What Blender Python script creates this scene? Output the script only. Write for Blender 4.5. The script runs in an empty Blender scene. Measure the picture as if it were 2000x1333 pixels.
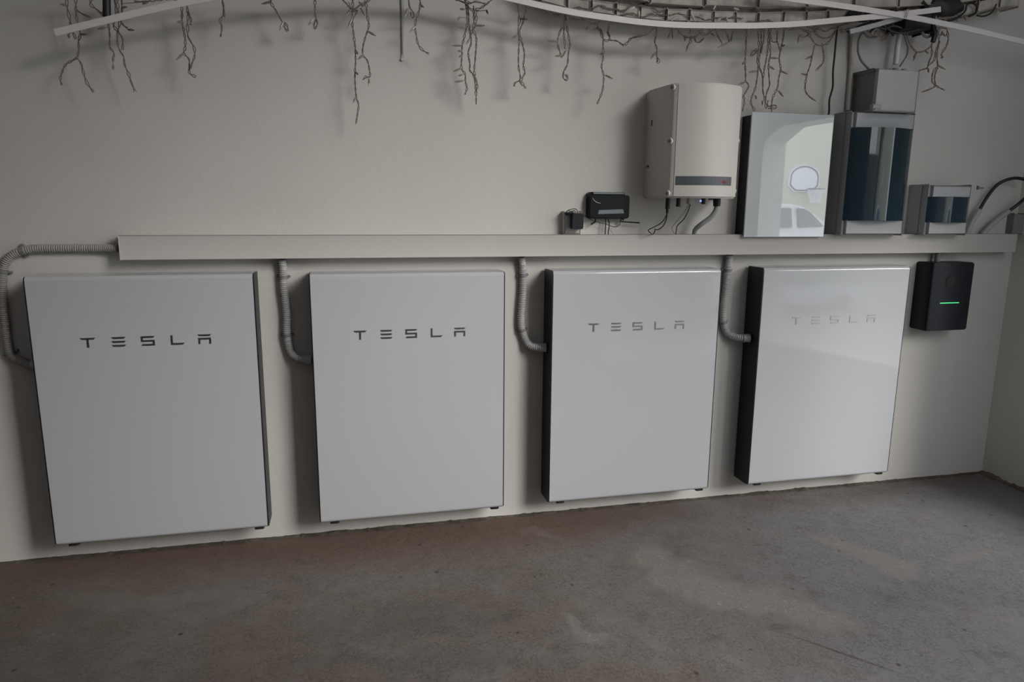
import bpy, bmesh, math, random
from mathutils import Vector, Matrix, noise
R = random.Random(7)
sc = bpy.context.scene
C = sc.collection

# ------------------------------------------------------------------ camera
CAM = Vector((0.14154, -2.88888, 1.36693))
YAW, PIT, ROL, F = 0.229406, -0.189905, 0.0079685, 1383.655
fw = Vector((math.sin(YAW)*math.cos(PIT), math.cos(YAW)*math.cos(PIT), math.sin(PIT)))
rt = Vector((math.cos(YAW), -math.sin(YAW), 0)); up = rt.cross(fw)
R2 = math.cos(ROL)*rt + math.sin(ROL)*up
U2 = -math.sin(ROL)*rt + math.cos(ROL)*up
cd = bpy.data.cameras.new('camera'); cam = bpy.data.objects.new('camera', cd); C.objects.link(cam)
cd.sensor_width = 36; cd.lens = F/2000*36; cd.clip_start = .05; cd.clip_end = 200
m = Matrix((R2, U2, -fw)).transposed().to_4x4(); m.translation = CAM
cam.matrix_world = m
sc.camera = cam

def at(px, py, Y=0.0):
    d = R2*((px-1000)/F) - U2*((py-666.5)/F) + fw
    return CAM + d*((Y-CAM.y)/d.y)

# ------------------------------------------------------------------ world, lights, exposure
W = bpy.data.worlds.new('world'); sc.world = W; W.use_nodes = True
nt = W.node_tree; nt.nodes.clear()
out = nt.nodes.new('ShaderNodeOutputWorld'); bg = nt.nodes.new('ShaderNodeBackground')
tc = nt.nodes.new('ShaderNodeTexCoord'); nz = nt.nodes.new('ShaderNodeTexNoise'); rp = nt.nodes.new('ShaderNodeValToRGB')
nz.inputs['Scale'].default_value = 2.2; nz.inputs['Detail'].default_value = 4
rp.color_ramp.elements[0].position = .35; rp.color_ramp.elements[0].color = (.80, .88, 1.0, 1)
rp.color_ramp.elements[1].position = .7; rp.color_ramp.elements[1].color = (1.0, 1.0, 1.0, 1)
nt.links.new(tc.outputs['Generated'], nz.inputs['Vector']); nt.links.new(nz.outputs['Fac'], rp.inputs['Fac'])
nt.links.new(rp.outputs['Color'], bg.inputs['Color']); nt.links.new(bg.outputs['Background'], out.inputs['Surface'])
bg.inputs['Strength'].default_value = 2.75
sl = bpy.data.lights.new('hazy_sun', 'SUN'); sl.energy = 3.7; sl.angle = math.radians(30); sl.color = (1, .97, .93)
so_ = bpy.data.objects.new('hazy_sun', sl); C.objects.link(so_)
EL, AZ = math.radians(29), math.radians(41)      # thin-cloud sun, low, in front of the garage and a little to the right
sd = Vector((math.sin(AZ)*math.cos(EL), -math.cos(AZ)*math.cos(EL), math.sin(EL)))
so_.rotation_euler = sd.to_track_quat('Z', 'Y').to_euler(); so_.location = (4, -8, 6)
vs = sc.view_settings
vs.view_transform = 'Standard'; vs.look = 'None'; vs.gamma = 1; vs.use_curve_mapping = False
vs.exposure = 0.10

# ------------------------------------------------------------------ materials
def mat(name, col, rough=.6, metal=0, spec=.5, coat=0, emis=None, estr=0, bump=0, bscale=60, var=0, vscale=6):
    M = bpy.data.materials.new(name); M.use_nodes = True
    t = M.node_tree; b = t.nodes['Principled BSDF']
    b.inputs['Base Color'].default_value = (*col, 1); b.inputs['Roughness'].default_value = rough
    b.inputs['Metallic'].default_value = metal; b.inputs['Specular IOR Level'].default_value = spec
    b.inputs['Coat Weight'].default_value = coat; b.inputs['Coat Roughness'].default_value = .03
    if emis: b.inputs['Emission Color'].default_value = (*emis, 1); b.inputs['Emission Strength'].default_value = estr
    if var or bump:
        c = t.nodes.new('ShaderNodeTexCoord')
    if var:
        n = t.nodes.new('ShaderNodeTexNoise'); n.inputs['Scale'].default_value = vscale; n.inputs['Detail'].default_value = 5
        r = t.nodes.new('ShaderNodeValToRGB')
        r.color_ramp.elements[0].position = .3; r.color_ramp.elements[1].position = .7
        r.color_ramp.elements[0].color = (*[x*(1-var) for x in col], 1); r.color_ramp.elements[1].color = (*[min(1, x*(1+var)) for x in col], 1)
        t.links.new(c.outputs['Object'], n.inputs['Vector']); t.links.new(n.outputs['Fac'], r.inputs['Fac'])
        t.links.new(r.outputs['Color'], b.inputs['Base Color'])
    if bump:
        n = t.nodes.new('ShaderNodeTexNoise'); n.inputs['Scale'].default_value = bscale; n.inputs['Detail'].default_value = 4
        bp = t.nodes.new('ShaderNodeBump'); bp.inputs['Strength'].default_value = bump; bp.inputs['Distance'].default_value = .004
        t.links.new(c.outputs['Object'], n.inputs['Vector']); t.links.new(n.outputs['Fac'], bp.inputs['Height'])
        t.links.new(bp.outputs['Normal'], b.inputs['Normal'])
    return M

M_wall = mat('plaster', (.56, .54, .51), .92, spec=.2, bump=.25, bscale=35, var=.03, vscale=2.5)
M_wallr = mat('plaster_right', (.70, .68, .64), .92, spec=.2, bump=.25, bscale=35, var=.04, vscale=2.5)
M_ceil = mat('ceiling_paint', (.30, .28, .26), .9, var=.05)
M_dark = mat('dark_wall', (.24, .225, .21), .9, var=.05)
M_white = mat('white_shell', (.455, .466, .485), .075, spec=.5)
M_black = mat('black_side', (.0075, .0085, .011), .42, spec=.35)
M_rubber = mat('rubber', (.01, .01, .01), .6)
M_logo = mat('grey_lettering', (.36, .36, .365), .3, metal=1)
M_trunk = mat('trunking', (.475, .452, .425), .5, spec=.3)
M_cond = mat('conduit', (.40, .40, .40), .45)
M_condp = mat('conduit_painted', (.30, .285, .27), .6)
M_clip = mat('clip', (.2, .2, .2), .5)
M_inv = mat('inverter_cast', (.59, .565, .53), .45, spec=.35)
M_invrec = mat('recess', (.55, .53, .49), .6)
M_screw = mat('screw', (.16, .15, .14), .4, metal=.5)
M_badge = mat('badge', (.085, .095, .105), .4)
M_badged = mat('badge_ink', (.03, .032, .035), .5)
M_red = mat('badge_red', (.33, .04, .055), .5)
M_glass = mat('white_glass', (.54, .575, .595), 0)
M_glass.node_tree.nodes['Principled BSDF'].inputs['IOR'].default_value = 2.6
M_smoke = mat('smoked_door', (.007, .024, .036), .03, spec=.6)
M_encl = mat('enclosure_grey', (.37, .38, .395), .5, spec=.3)
M_chg = mat('charger_black', (.0075, .0100, .0155), .42, spec=.32)
M_chgr = mat('charger_ring', (.022, .019, .02), .3, spec=.5)
M_green = mat('green_led', (.05, .5, .15), .4, emis=(.10, .9, .28), estr=.75)
M_blue = mat('blue_led', (.1, .15, .8), .4, emis=(.22, .3, 1), estr=1.6)
M_router = mat('router_black', (.007, .009, .011), .3, spec=.25)
M_silver = mat('router_silver', (.16, .185, .195), .4, metal=.3)
M_swoosh = mat('router_mark', (.62, .66, .74), .35)
M_cable = mat('black_cable', (.008, .008, .009), .45)
M_gcable = mat('grey_cable', (.17, .165, .155), .6)
M_pipe = mat('grey_pipe', (.33, .34, .35), .4)
M_box = mat('junction_box', (.215, .21, .20), .5)
M_pbox = mat('upper_box', (.42, .42, .43), .55)
M_strip = mat('white_strip', (.68, .64, .625), .5)
M_wire = mat('string_wire', (.17, .14, .12), .6)
M_bulb = mat('bulb', (.23, .20, .17), .3, spec=.6)
M_bulbc = mat('bulb_clear', (.55, .54, .52), .2, spec=.7)
M_brick = mat('lime_brick', (.42, .39, .36), .95, var=.28, vscale=18, bump=.9, bscale=40)
M_mortar = mat('mortar', (.32, .285, .255), .95, var=.3, vscale=30, bump=1, bscale=60)
M_grime = mat('floor_joint', (.085, .07, .055), .95, var=.5, vscale=22, bump=1, bscale=80)
M_rod = mat('metal_strip', (.42, .44, .38), .45, metal=.2)
M_dgrey = mat('dark_plastic', (.013, .014, .015), .5)
M_yellow = mat('render_yellow', (.68, .69, .56), .9, var=.02)
M_ground = mat('yard', (.34, .335, .33), .9, var=.12, vscale=1)
M_car = mat('car_paint', (.80, .81, .83), .25, coat=.6)
M_cargl = mat('car_glass', (.10, .115, .12), .05, spec=.9, coat=1)
M_hoop = mat('backboard', (.9, .91, .97), .4)
M_hoopl = mat('backboard_line', (.20, .20, .26), .5)
M_leaf = mat('hedge', (.05, .09, .03), .8, var=.5, vscale=6)

def floor_material():
    M = bpy.data.materials.new('concrete_floor'); M.use_nodes = True
    t = M.node_tree; N = t.nodes.new; L = t.links.new
    b = t.nodes['Principled BSDF']; b.inputs['Roughness'].default_value = .9; b.inputs['Specular IOR Level'].default_value = .22
    g = N('ShaderNodeNewGeometry'); P = g.outputs['Position']
    def noi(s, d=6, rough=.6, src=None):
        n = N('ShaderNodeTexNoise'); n.inputs['Scale'].default_value = s; n.inputs['Detail'].default_value = d
        n.inputs['Roughness'].default_value = rough; L(src or P, n.inputs['Vector']); return n.outputs['Fac']
    def ramp(f, a, bb):
        r = N('ShaderNodeMapRange'); r.interpolation_type = 'SMOOTHSTEP'; L(f, r.inputs[0]); r.inputs[1].default_value = a; r.inputs[2].default_value = bb; return r.outputs[0]
    def mth(op, a, c):
        n = N('ShaderNodeMath'); n.operation = op
        for i, v in enumerate((a, c)):
            if isinstance(v, (int, float)): n.inputs[i].default_value = v
            else: L(v, n.inputs[i])
        return n.outputs[0]
    def mix(f, a, c):
        n = N('ShaderNodeMix'); n.data_type = 'RGBA'
        if isinstance(f, (int, float)): n.inputs[0].default_value = f
        else: L(f, n.inputs[0])
        for i, v in ((6, a), (7, c)):
            if isinstance(v, tuple): n.inputs[i].default_value = (*v, 1)
            else: L(v, n.inputs[i])
        return n.outputs[2]
    # position distorted for ragged stain outlines
    nn = N('ShaderNodeTexNoise'); nn.inputs['Scale'].default_value = 5.5; nn.inputs['Detail'].default_value = 6; L(P, nn.inputs['Vector'])
    sub = N('ShaderNodeVectorMath'); sub.operation = 'SUBTRACT'; L(nn.outputs['Color'], sub.inputs[0]); sub.inputs[1].default_value = (.5, .5, .5)
    mul = N('ShaderNodeVectorMath'); mul.operation = 'SCALE'; L(sub.outputs[0], mul.inputs[0]); mul.inputs['Scale'].default_value = .34
    add = N('ShaderNodeVectorMath'); add.operation = 'ADD'; L(P, add.inputs[0]); L(mul.outputs[0], add.inputs[1])
    def spot(cx, cy, rx, ry, ang, soft=.35, src=None):
        mp = N('ShaderNodeMapping'); mp.vector_type = 'TEXTURE'
        mp.inputs['Location'].default_value = (cx, cy, 0); mp.inputs['Rotation'].default_value = (0, 0, math.radians(ang)); mp.inputs['Scale'].default_value = (rx, ry, 1)
        L(src or add.outputs[0], mp.inputs[0]); ln = N('ShaderNodeVectorMath'); ln.operation = 'LENGTH'
        fl = N('ShaderNodeVectorMath'); fl.operation = 'MULTIPLY'; fl.inputs[1].default_value = (1, 1, 0); L(mp.outputs[0], fl.inputs[0]); L(fl.outputs[0], ln.inputs[0])
        return ramp(ln.outputs['Value'], 1+soft, 1-soft)
    x = N('ShaderNodeSeparateXYZ'); L(P, x.inputs[0])
    big = noi(1.3, 5); mid = noi(6, 9, .72); fine = noi(30, 8, .75); m2 = noi(2.7, 8, .7)
    col = mix(ramp(big, .38, .62), (.158, .128, .108), (.192, .170, .155))
    col = mix(mth('MULTIPLY', ramp(m2, .50, .66), .55), col, (.150, .150, .150))
    col = mix(mth('MULTIPLY', ramp(m2, .45, .32), .5), col, (.205, .165, .138))
    # greyer towards the bare right half
    col = mix(ramp(mth('ADD', x.outputs['X'], mth('MULTIPLY', big, 1.2)), 1.4, 2.7), col, (.186, .182, .184))
    col = mix(mth('MULTIPLY', ramp(mid, .52, .70), .6), col, (.225, .205, .19))
    col = mix(mth('MULTIPLY', ramp(mid, .46, .32), .6), col, (.112, .094, .082))
    # brown earth stain along the foot of the wall
    brown = mth('MULTIPLY', ramp(mth('ADD', mth('MULTIPLY', x.outputs['Y'], -1), mth('MULTIPLY', big, -.55)), .10, -.22), ramp(x.outputs['X'], 1.9, .9))
    col = mix(mth('MULTIPLY', brown, .9), col, (.148, .098, .072))
    col = mix(mth('MULTIPLY', spot(.45, -.22, .55, .16, -6), .45), col, (.172, .122, .092))
    # crusty light patches
    vo = N('ShaderNodeTexVoronoi'); vo.inputs['Scale'].default_value = 55; L(add.outputs[0], vo.inputs['Vector'])
    speck = ramp(vo.outputs['Distance'], .28, .02); chips = mth('MULTIPLY', ramp(noi(85, 6, .8), .50, .62), ramp(noi(14, 5, .7), .38, .55))
    for (cx, cy, rx, ry, a, s) in SPOTS:
        sp = mth('MULTIPLY', spot(cx, cy, rx, ry, a), s)
        col = mix(mth('MULTIPLY', sp, .62), col, (.235, .208, .188))
        col = mix(mth('MULTIPLY', sp, mth('MULTIPLY', chips, .95)), col, (.40, .375, .335))
        col = mix(mth('MULTIPLY', sp, mth('MULTIPLY', speck, .45)), col, (.13, .108, .09))
    for (cx, cy, rx, ry, a, s) in DARKS:
        col = mix(mth('MULTIPLY', spot(cx, cy, rx, ry, a, .5), s), col, (.105, .097, .092))
    col = mix(mth('MULTIPLY', spot(*CRACK, .6, P), .7), col, (.075, .065, .06))
    col = mix(mth('MULTIPLY', mth('MULTIPLY', ramp(x.outputs['Y'], -.30, -.06), ramp(m2, .40, .55)), .55), col, (.150, .108, .084))
    # scattered grit
    v2 = N('ShaderNodeTexVoronoi'); v2.inputs['Scale'].default_value = 11; L(P, v2.inputs['Vector'])
    gr = ramp(v2.outputs['Distance'], .11, .05)
    col = mix(mth('MULTIPLY', gr, ramp(noi(3.1), .46, .54)), col, (.075, .06, .052))
    v3 = N('ShaderNodeTexVoronoi'); v3.inputs['Scale'].default_value = 19; L(P, v3.inputs['Vector'])
    col = mix(mth('MULTIPLY', ramp(v3.outputs['Distance'], .06, .03), ramp(noi(2.3), .55, .6)), col, (.45, .42, .37))
    col = mix(mth('MULTIPLY', ramp(fine, .32, .62), .42), mix(.25, col, (.06, .055, .05)), col)
    L(col, b.inputs['Base Color'])
    bp = N('ShaderNodeBump'); bp.inputs['Strength'].default_value = .8; bp.inputs['Distance'].default_value = .009
    L(mth('ADD', mth('MULTIPLY', mid, .6), mth('ADD', mth('MULTIPLY', fine, .5), mth('MULTIPLY', chips, .15))), bp.inputs['Height']); L(bp.outputs['Normal'], b.inputs['Normal'])
    return M

def fl(px, py):
    d = R2*((px-1000)/F) - U2*((py-666.5)/F) + fw
    return CAM + d*(-CAM.z/d.z)
def seg(x0, y0, x1, y1, ry, s=1.0):
    a, b = fl(x0, y0), fl(x1, y1); c = (a+b)/2; v = b-a
    return (c.x, c.y, v.length/2, ry, math.degrees(math.atan2(v.y, v.x)), s)
SPOTS = [seg(1235, 1075, 1400, 1165, .11, 1.25), seg(1330, 1130, 1640, 1215, .10, 1.25), seg(1610, 1050, 1810, 1130, .06, .9),
         seg(1085, 1215, 1185, 1262, .022, 1.2), seg(1020, 1040, 1100, 1060, .05, .5), seg(1900, 1150, 2000, 1290, .10, .35),
         seg(130, 1160, 500, 1180, .06, .35), seg(1100, 1150, 1240, 1230, .07, .3), seg(1830, 1080, 1990, 1080, .03, .5)]
CRACK = seg(1545, 1242, 1745, 1312, .006)[:5]
DARKS = [seg(600, 1230, 1000, 1200, .10, .35), seg(1500, 1250, 1560, 1235, .03, .5), seg(1650, 1170, 1950, 1160, .10, .25), seg(560, 1290, 1080, 1300, .05, .35)]
M_floor = floor_material()

# ------------------------------------------------------------------ builders
ORG = {}
def tag(o, label=None, cat=None, group=None, kind=None):
    if label: o['label'] = label
    if cat: o['category'] = cat
    if group: o['group'] = group
    if kind: o['kind'] = kind
    return o
def thing(name, label, cat, loc, group=None):
    o = bpy.data.objects.new(name, None); C.objects.link(o); o.location = loc; o.empty_display_size = .05
    ORG[o.name] = Vector(loc); return tag(o, label, cat, group)
def obj(name, bm, m, parent=None, smooth=False):
    me = bpy.data.meshes.new(name)
    if parent is None:
        if len(bm.verts):
            xs = [v.co for v in bm.verts]
            c = Vector(((min(v.x for v in xs)+max(v.x for v in xs))/2, (min(v.y for v in xs)+max(v.y for v in xs))/2, min(v.z for v in xs)))
        else: c = Vector()
    else: c = ORG[parent.name]
    for v in bm.verts: v.co -= c
    bm.normal_update(); bm.to_mesh(me); bm.free()
    for mm in (m if isinstance(m, (list, tuple)) else [m]): me.materials.append(mm)
    if smooth:
        for p in me.polygons: p.use_smooth = True
        try: me.set_sharp_from_angle(angle=math.radians(38))
        except Exception: pass
    o = bpy.data.objects.new(name, me); C.objects.link(o)
    if parent is None: o.location = c
    else: o.parent = parent
    ORG[o.name] = c
    return o
def BM(): return bmesh.new()
def box(bm, a, b, bev=0, seg=2):
    g = bmesh.ops.create_cube(bm, size=1); vs = g['verts']
    a, b = Vector(a), Vector(b)
    for v in vs: v.co = Vector(((a.x+b.x)/2 + v.co.x*(b.x-a.x), (a.y+b.y)/2 + v.co.y*(b.y-a.y), (a.z+b.z)/2 + v.co.z*(b.z-a.z)))
    if bev:
        es = list({e for v in vs for e in v.link_edges})
        bmesh.ops.bevel(bm, geom=es, offset=bev, segments=seg, affect='EDGES', profile=.5)
    return bm
def prism(bm, pts, axis, a, b):
    """pts: 2D outline; axis: extrusion axis index; the outline uses the other two axes in order."""
    o = [i for i in range(3) if i != axis]
    def mk(v):
        r = []
        for p in pts:
            c = [0, 0, 0]; c[o[0]] = p[0]; c[o[1]] = p[1]; c[axis] = v; r.append(bm.verts.new(c))
        return r
    A, B = mk(a), mk(b); n = len(pts)
    f = [bm.faces.new(A), bm.faces.new(list(reversed(B)))]
    for i in range(n): f.append(bm.faces.new((A[i], B[i], B[(i+1) % n], A[(i+1) % n])))
    bmesh.ops.recalc_face_normals(bm, faces=f)
    return bm
def rrect(x0, y0, x1, y1, r, n=5, corners=(1, 1, 1, 1)):
    p = []
    for k, (cx, cy, a0) in enumerate(((x0+r, y0+r, 180), (x1-r, y0+r, 270), (x1-r, y1-r, 0), (x0+r, y1-r, 90))):
        if corners[k]:
            for i in range(n+1):
                a = math.radians(a0+90*i/n); p.append((cx+r*math.cos(a), cy+r*math.sin(a)))
        else: p.append(((x0, y0), (x1, y0), (x1, y1), (x0, y1))[k])
    return p
def cyl(bm, p0, p1, r0, r1=None, n=14):
    p0, p1 = Vector(p0), Vector(p1); r1 = r0 if r1 is None else r1
    d = (p1-p0).normalized(); u = d.orthogonal().normalized(); w = d.cross(u)
    A = [bm.verts.new(p0 + r0*(math.cos(6.28318*i/n)*u + math.sin(6.28318*i/n)*w)) for i in range(n)]
    B = [bm.verts.new(p1 + r1*(math.cos(6.28318*i/n)*u + math.sin(6.28318*i/n)*w)) for i in range(n)]
    f = [bm.faces.new(A), bm.faces.new(list(reversed(B)))]
    for i in range(n): f.append(bm.faces.new((A[i], B[i], B[(i+1) % n], A[(i+1) % n])))
    bmesh.ops.recalc_face_normals(bm, faces=f)
    return bm
def crv(P, step=.012):
    P = [Vector(p) for p in P]; o = []
    if len(P) == 2: P = [P[0], (P[0]+P[1])/2, P[1]]
    for i in range(len(P)-1):
        a, b, c, d = P[max(i-1, 0)], P[i], P[i+1], P[min(i+2, len(P)-1)]
        n = max(2, int((c-b).length/step))
        for k in range(n):
            t = k/n
            o.append(.5*((2*b)+(c-a)*t+(2*a-5*b+4*c-d)*t*t+(3*b-a-3*c+d)*t**3))
    o.append(P[-1]); return o
def tube(bm, pts, r, n=8, rf=None, smooth=True, step=.012, flat=None):
    pts = crv(pts, step) if smooth else [Vector(p) for p in pts]
    T = [(pts[min(i+1, len(pts)-1)]-pts[max(i-1, 0)]).normalized() for i in range(len(pts))]
    u = T[0].orthogonal().normalized(); rings = []; s = 0
    for i, p in enumerate(pts):
        u = (u - T[i]*u.dot(T[i]))
        u = u.normalized() if u.length > 1e-6 else T[i].orthogonal().normalized()
        w = T[i].cross(u); rr = r if rf is None else rf(i, s, r)
        rings.append([bm.verts.new(p + rr*(math.cos(6.28318*k/n)*u + math.sin(6.28318*k/n)*w)) for k in range(n)])
        if i+1 < len(pts): s += (pts[i+1]-p).length
    f = [bm.faces.new(rings[0]), bm.faces.new(list(reversed(rings[-1])))]
    for a, b in zip(rings, rings[1:]):
        for k in range(n): f.append(bm.faces.new((a[k], b[k], b[(k+1) % n], a[(k+1) % n])))
    bmesh.ops.recalc_face_normals(bm, faces=f)
    return bm
def band(bm, pts, h, th, step=.03):
    """flat strip that follows pts, its broad side facing the room"""
    pts = crv(pts, step); rings = []
    for i, p in enumerate(pts):
        t = (pts[min(i+1, len(pts)-1)]-pts[max(i-1, 0)]).normalized()
        n = Vector((-t.z, 0, t.x)).normalized(); y = Vector((0, 1, 0))
        rings.append([bm.verts.new(p + a*n*h/2 + b*y*th/2) for a, b in ((-1, -1), (1, -1), (1, 1), (-1, 1))])
    f = [bm.faces.new(rings[0]), bm.faces.new(list(reversed(rings[-1])))]
    for a, b in zip(rings, rings[1:]):
        for k in range(4): f.append(bm.faces.new((a[k], b[k], b[(k+1) % 4], a[(k+1) % 4])))
    bmesh.ops.recalc_face_normals(bm, faces=f)
    return bm
def px(pts, Y): return [at(p[0], p[1], p[2] if len(p) > 2 else Y) for p in pts]
def copy_tree(o, parent=None):
    c = o.copy(); C.objects.link(c); c.parent = parent
    for ch in [q for q in C.objects if q.parent == o]: copy_tree(ch, c)
    ORG[c.name] = ORG[o.name]
    return c

# ================================================================== SETTING
XR = 3.368            # inner face of the right wall
def struct(name, bm, m, parent=None, smooth=False):
    o = obj(name, bm, m, parent, smooth)
    if parent is None: o['kind'] = 'structure'
    return o
bm = BM(); box(bm, (-3.2, -.0, -.1), (XR+.25, .2, 3.0)); struct('wall_back', bm, M_wall)
# floor: garage slab
bm = BM(); bmesh.ops.create_grid(bm, x_segments=2, y_segments=2, size=1)
for v in bm.verts: v.co = Vector((v.co.x*3.4+.42, v.co.y*1.9-1.9, 0))
for f in list(bm.faces):
    pass
r = bmesh.ops.extrude_face_region(bm, geom=list(bm.faces))
for g in r['geom']:
    if isinstance(g, bmesh.types.BMVert): g.co.z = -.08
bmesh.ops.recalc_face_normals(bm, faces=list(bm.faces))
struct('floor', bm, M_floor)
# right wall with an unglazed opening whose far top corner is splayed
Y0, Y1, ZS, ZT = -.82, -2.44, .42, 1.965
bm = BM()
prism(bm, [(0, -.1), (Y0, -.1), (Y0, 3.0), (0, 3.0)], 0, XR, XR+.2)
prism(bm, [(Y1, -.1), (-2.85, -.1), (-2.85, 3.0), (Y1, 3.0)], 0, XR, XR+.2)
prism(bm, [(Y0, -.1), (Y1, -.1), (Y1, ZS), (Y0, ZS)], 0, XR, XR+.2)
prism(bm, [(Y0, ZT), (Y1+.22, ZT), (Y1, 1.868), (Y1, 3.0), (Y0, 3.0)], 0, XR, XR+.2)
struct('wall_right', bm, M_wallr)
bm = BM(); box(bm, (-3.2, -3.8, -.1), (-3.0, 0, 5.2)); struct('wall_left', bm, M_dark)  # unseen left wall, raised above the roof to keep sky light off
bm = BM(); box(bm, (-3.2, -3.95, -.1), (2.5, -3.8, 5.2)); struct('front_light_blocker', bm, M_dark)  # unseen, added to block sun and sky from the left end of the wall
bm = BM(); box(bm, (1.5, -5.7, -.1), (4.6, -5.5, 1.95)); struct('added_dark_screen', bm, M_dark)  # unseen, added so the smoked doors mirror something dark below the sky
# unseen lean-to roof, rise and length shaped for the light on the wall
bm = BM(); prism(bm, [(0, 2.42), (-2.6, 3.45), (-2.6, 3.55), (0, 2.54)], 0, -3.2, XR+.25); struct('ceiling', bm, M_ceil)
# crumbly joint between wall and floor
def crumb(x0, x1, f, n):
    bm = BM(); prev = None
    for i in range(n+1):
        x = x0+(x1-x0)*i/n
        k = noise.noise(Vector((x*9, 1, 0)))*.5+.5; q = noise.noise(Vector((x*45, 7, 0)))*.5+.5
        h = .002+.010*k*k+.010*max(0, q-.5); d = .012+.018*k+.02*max(0, q-.45)
        ring = [bm.verts.new(f(x, a, b)) for a, b in ((0.004, -.004), (.004, h), (-d*.45, h*.75), (-d, .0015), (-d, -.004))]
        if prev:
            for j in range(4): bm.faces.new((prev[j], ring[j], ring[j+1], prev[j+1]))
        prev = ring
    bmesh.ops.recalc_face_normals(bm, faces=list(bm.faces)); return bm
struct('trim_1', crumb(-1.5, XR-.01, lambda x, a, b: Vector((x, a, b)), 520), M_grime)
struct('trim_2', crumb(0, 1.2, lambda x, a, b: Vector((XR+a*1.2, -x, b*2.2)), 150), M_grime)

# whitewashed brick ledge projecting at the top of the wall
EDGE = [(-3.2, 2.30), (.70, 2.20), (.90, 2.128), (1.05, 2.102), (1.41, 2.09), (1.75, 2.098), (2.10, 2.126), (2.47, 2.150), (2.73, 2.18), (2.94, 2.226), (3.06, 2.25), (3.4, 2.27)]
def edge(x):
    for (a, za), (b, zb) in zip(EDGE, EDGE[1:]):
        if a <= x <= b: return za+(zb-za)*(x-a)/(b-a)
    return EDGE[-1][1]
core = BM(); pv = None
for i in range(0, 61):
    x = .86+i*(3.06-.86)/60; z = edge(x)+.006
    j = noise.noise(Vector((x*14, 0, 3)))*.006
    r_ = [core.verts.new(c) for c in ((x, 0, z), (x, -.086, z+j), (x, -.092+j, z+.05), (x, -.105+j, 2.44), (x, 0, 2.44))]
    if pv:
        for k in range(5): core.faces.new((pv[k], r_[k], r_[(k+1) % 5], pv[(k+1) % 5]))
    else: core.faces.new(r_)
    pv = r_
core.faces.new(list(reversed(pv))); bmesh.ops.recalc_face_normals(core, faces=list(core.faces))
ledge = struct('trim_3', core, M_mortar)
def brick(x, w, z0, h, y1, tilt):
    bm = BM(); box(bm, (x, -.02, z0), (x+w, y1, z0+h), .006, 1)
    for v in bm.verts:
        n_ = noise.noise_vector(v.co*11)*.006; v.co += n_
        v.co.z += (v.co.x-x-w/2)*tilt
    return obj('brick', bm, M_brick, ledge)
x = .90; k = 0
while x < 3.0:                                       # lower course, headers
    w = .098+R.random()*.016
    tl = (edge(x+w)-edge(x))/w
    brick(x, w-.010, edge(x+w/2)+R.uniform(0, .003), .043, -.098-R.random()*.008, tl); x += w
x = .86
for crs, (dz, y1) in enumerate(((.056, -.118), (.118, -.128), (.180, -.138), (.24, -.14))):   # stretchers above
    x = .86+(.11 if crs % 2 else 0)
    while x < 2.86:
        w = .215+R.random()*.03
        tl = (edge(x+w)-edge(x))/w
        if edge(x+w/2)+dz+.05 < 2.43: brick(x, w-.012, edge(x+w/2)+dz+R.uniform(-.002, .003), .052, y1-R.random()*.008, tl)
        x += w

# small fixings left in the back wall
def screw_head(name, p, r, label, cat='screw'):
    bm = BM(); cyl(bm, (p.x, .004, p.z), (p.x, -.006, p.z), r, r*.8, 12); cyl(bm, (p.x, -.005, p.z), (p.x, -.0075, p.z), r*.4, r*.4, 8)
    return tag(obj(name, bm, M_screw), label, cat)
p = at(1912, 367, 0); bm = BM(); box(bm, (p.x-.012, .004, p.z-.003), (p.x+.022, -.006, p.z+.002), .001); box(bm, (p.x-.014, .004, p.z-.008), (p.x-.009, -.008, p.z+.008), .001)
tag(obj('wall_hook', bm, M_clip), 'tiny dark metal hook in the bare wall above the right cable', 'hook')
screw_head('screw', at(1657, 176, 0), .006, 'small dark screw head beside the pale conduit above the white cabinet')
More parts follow.
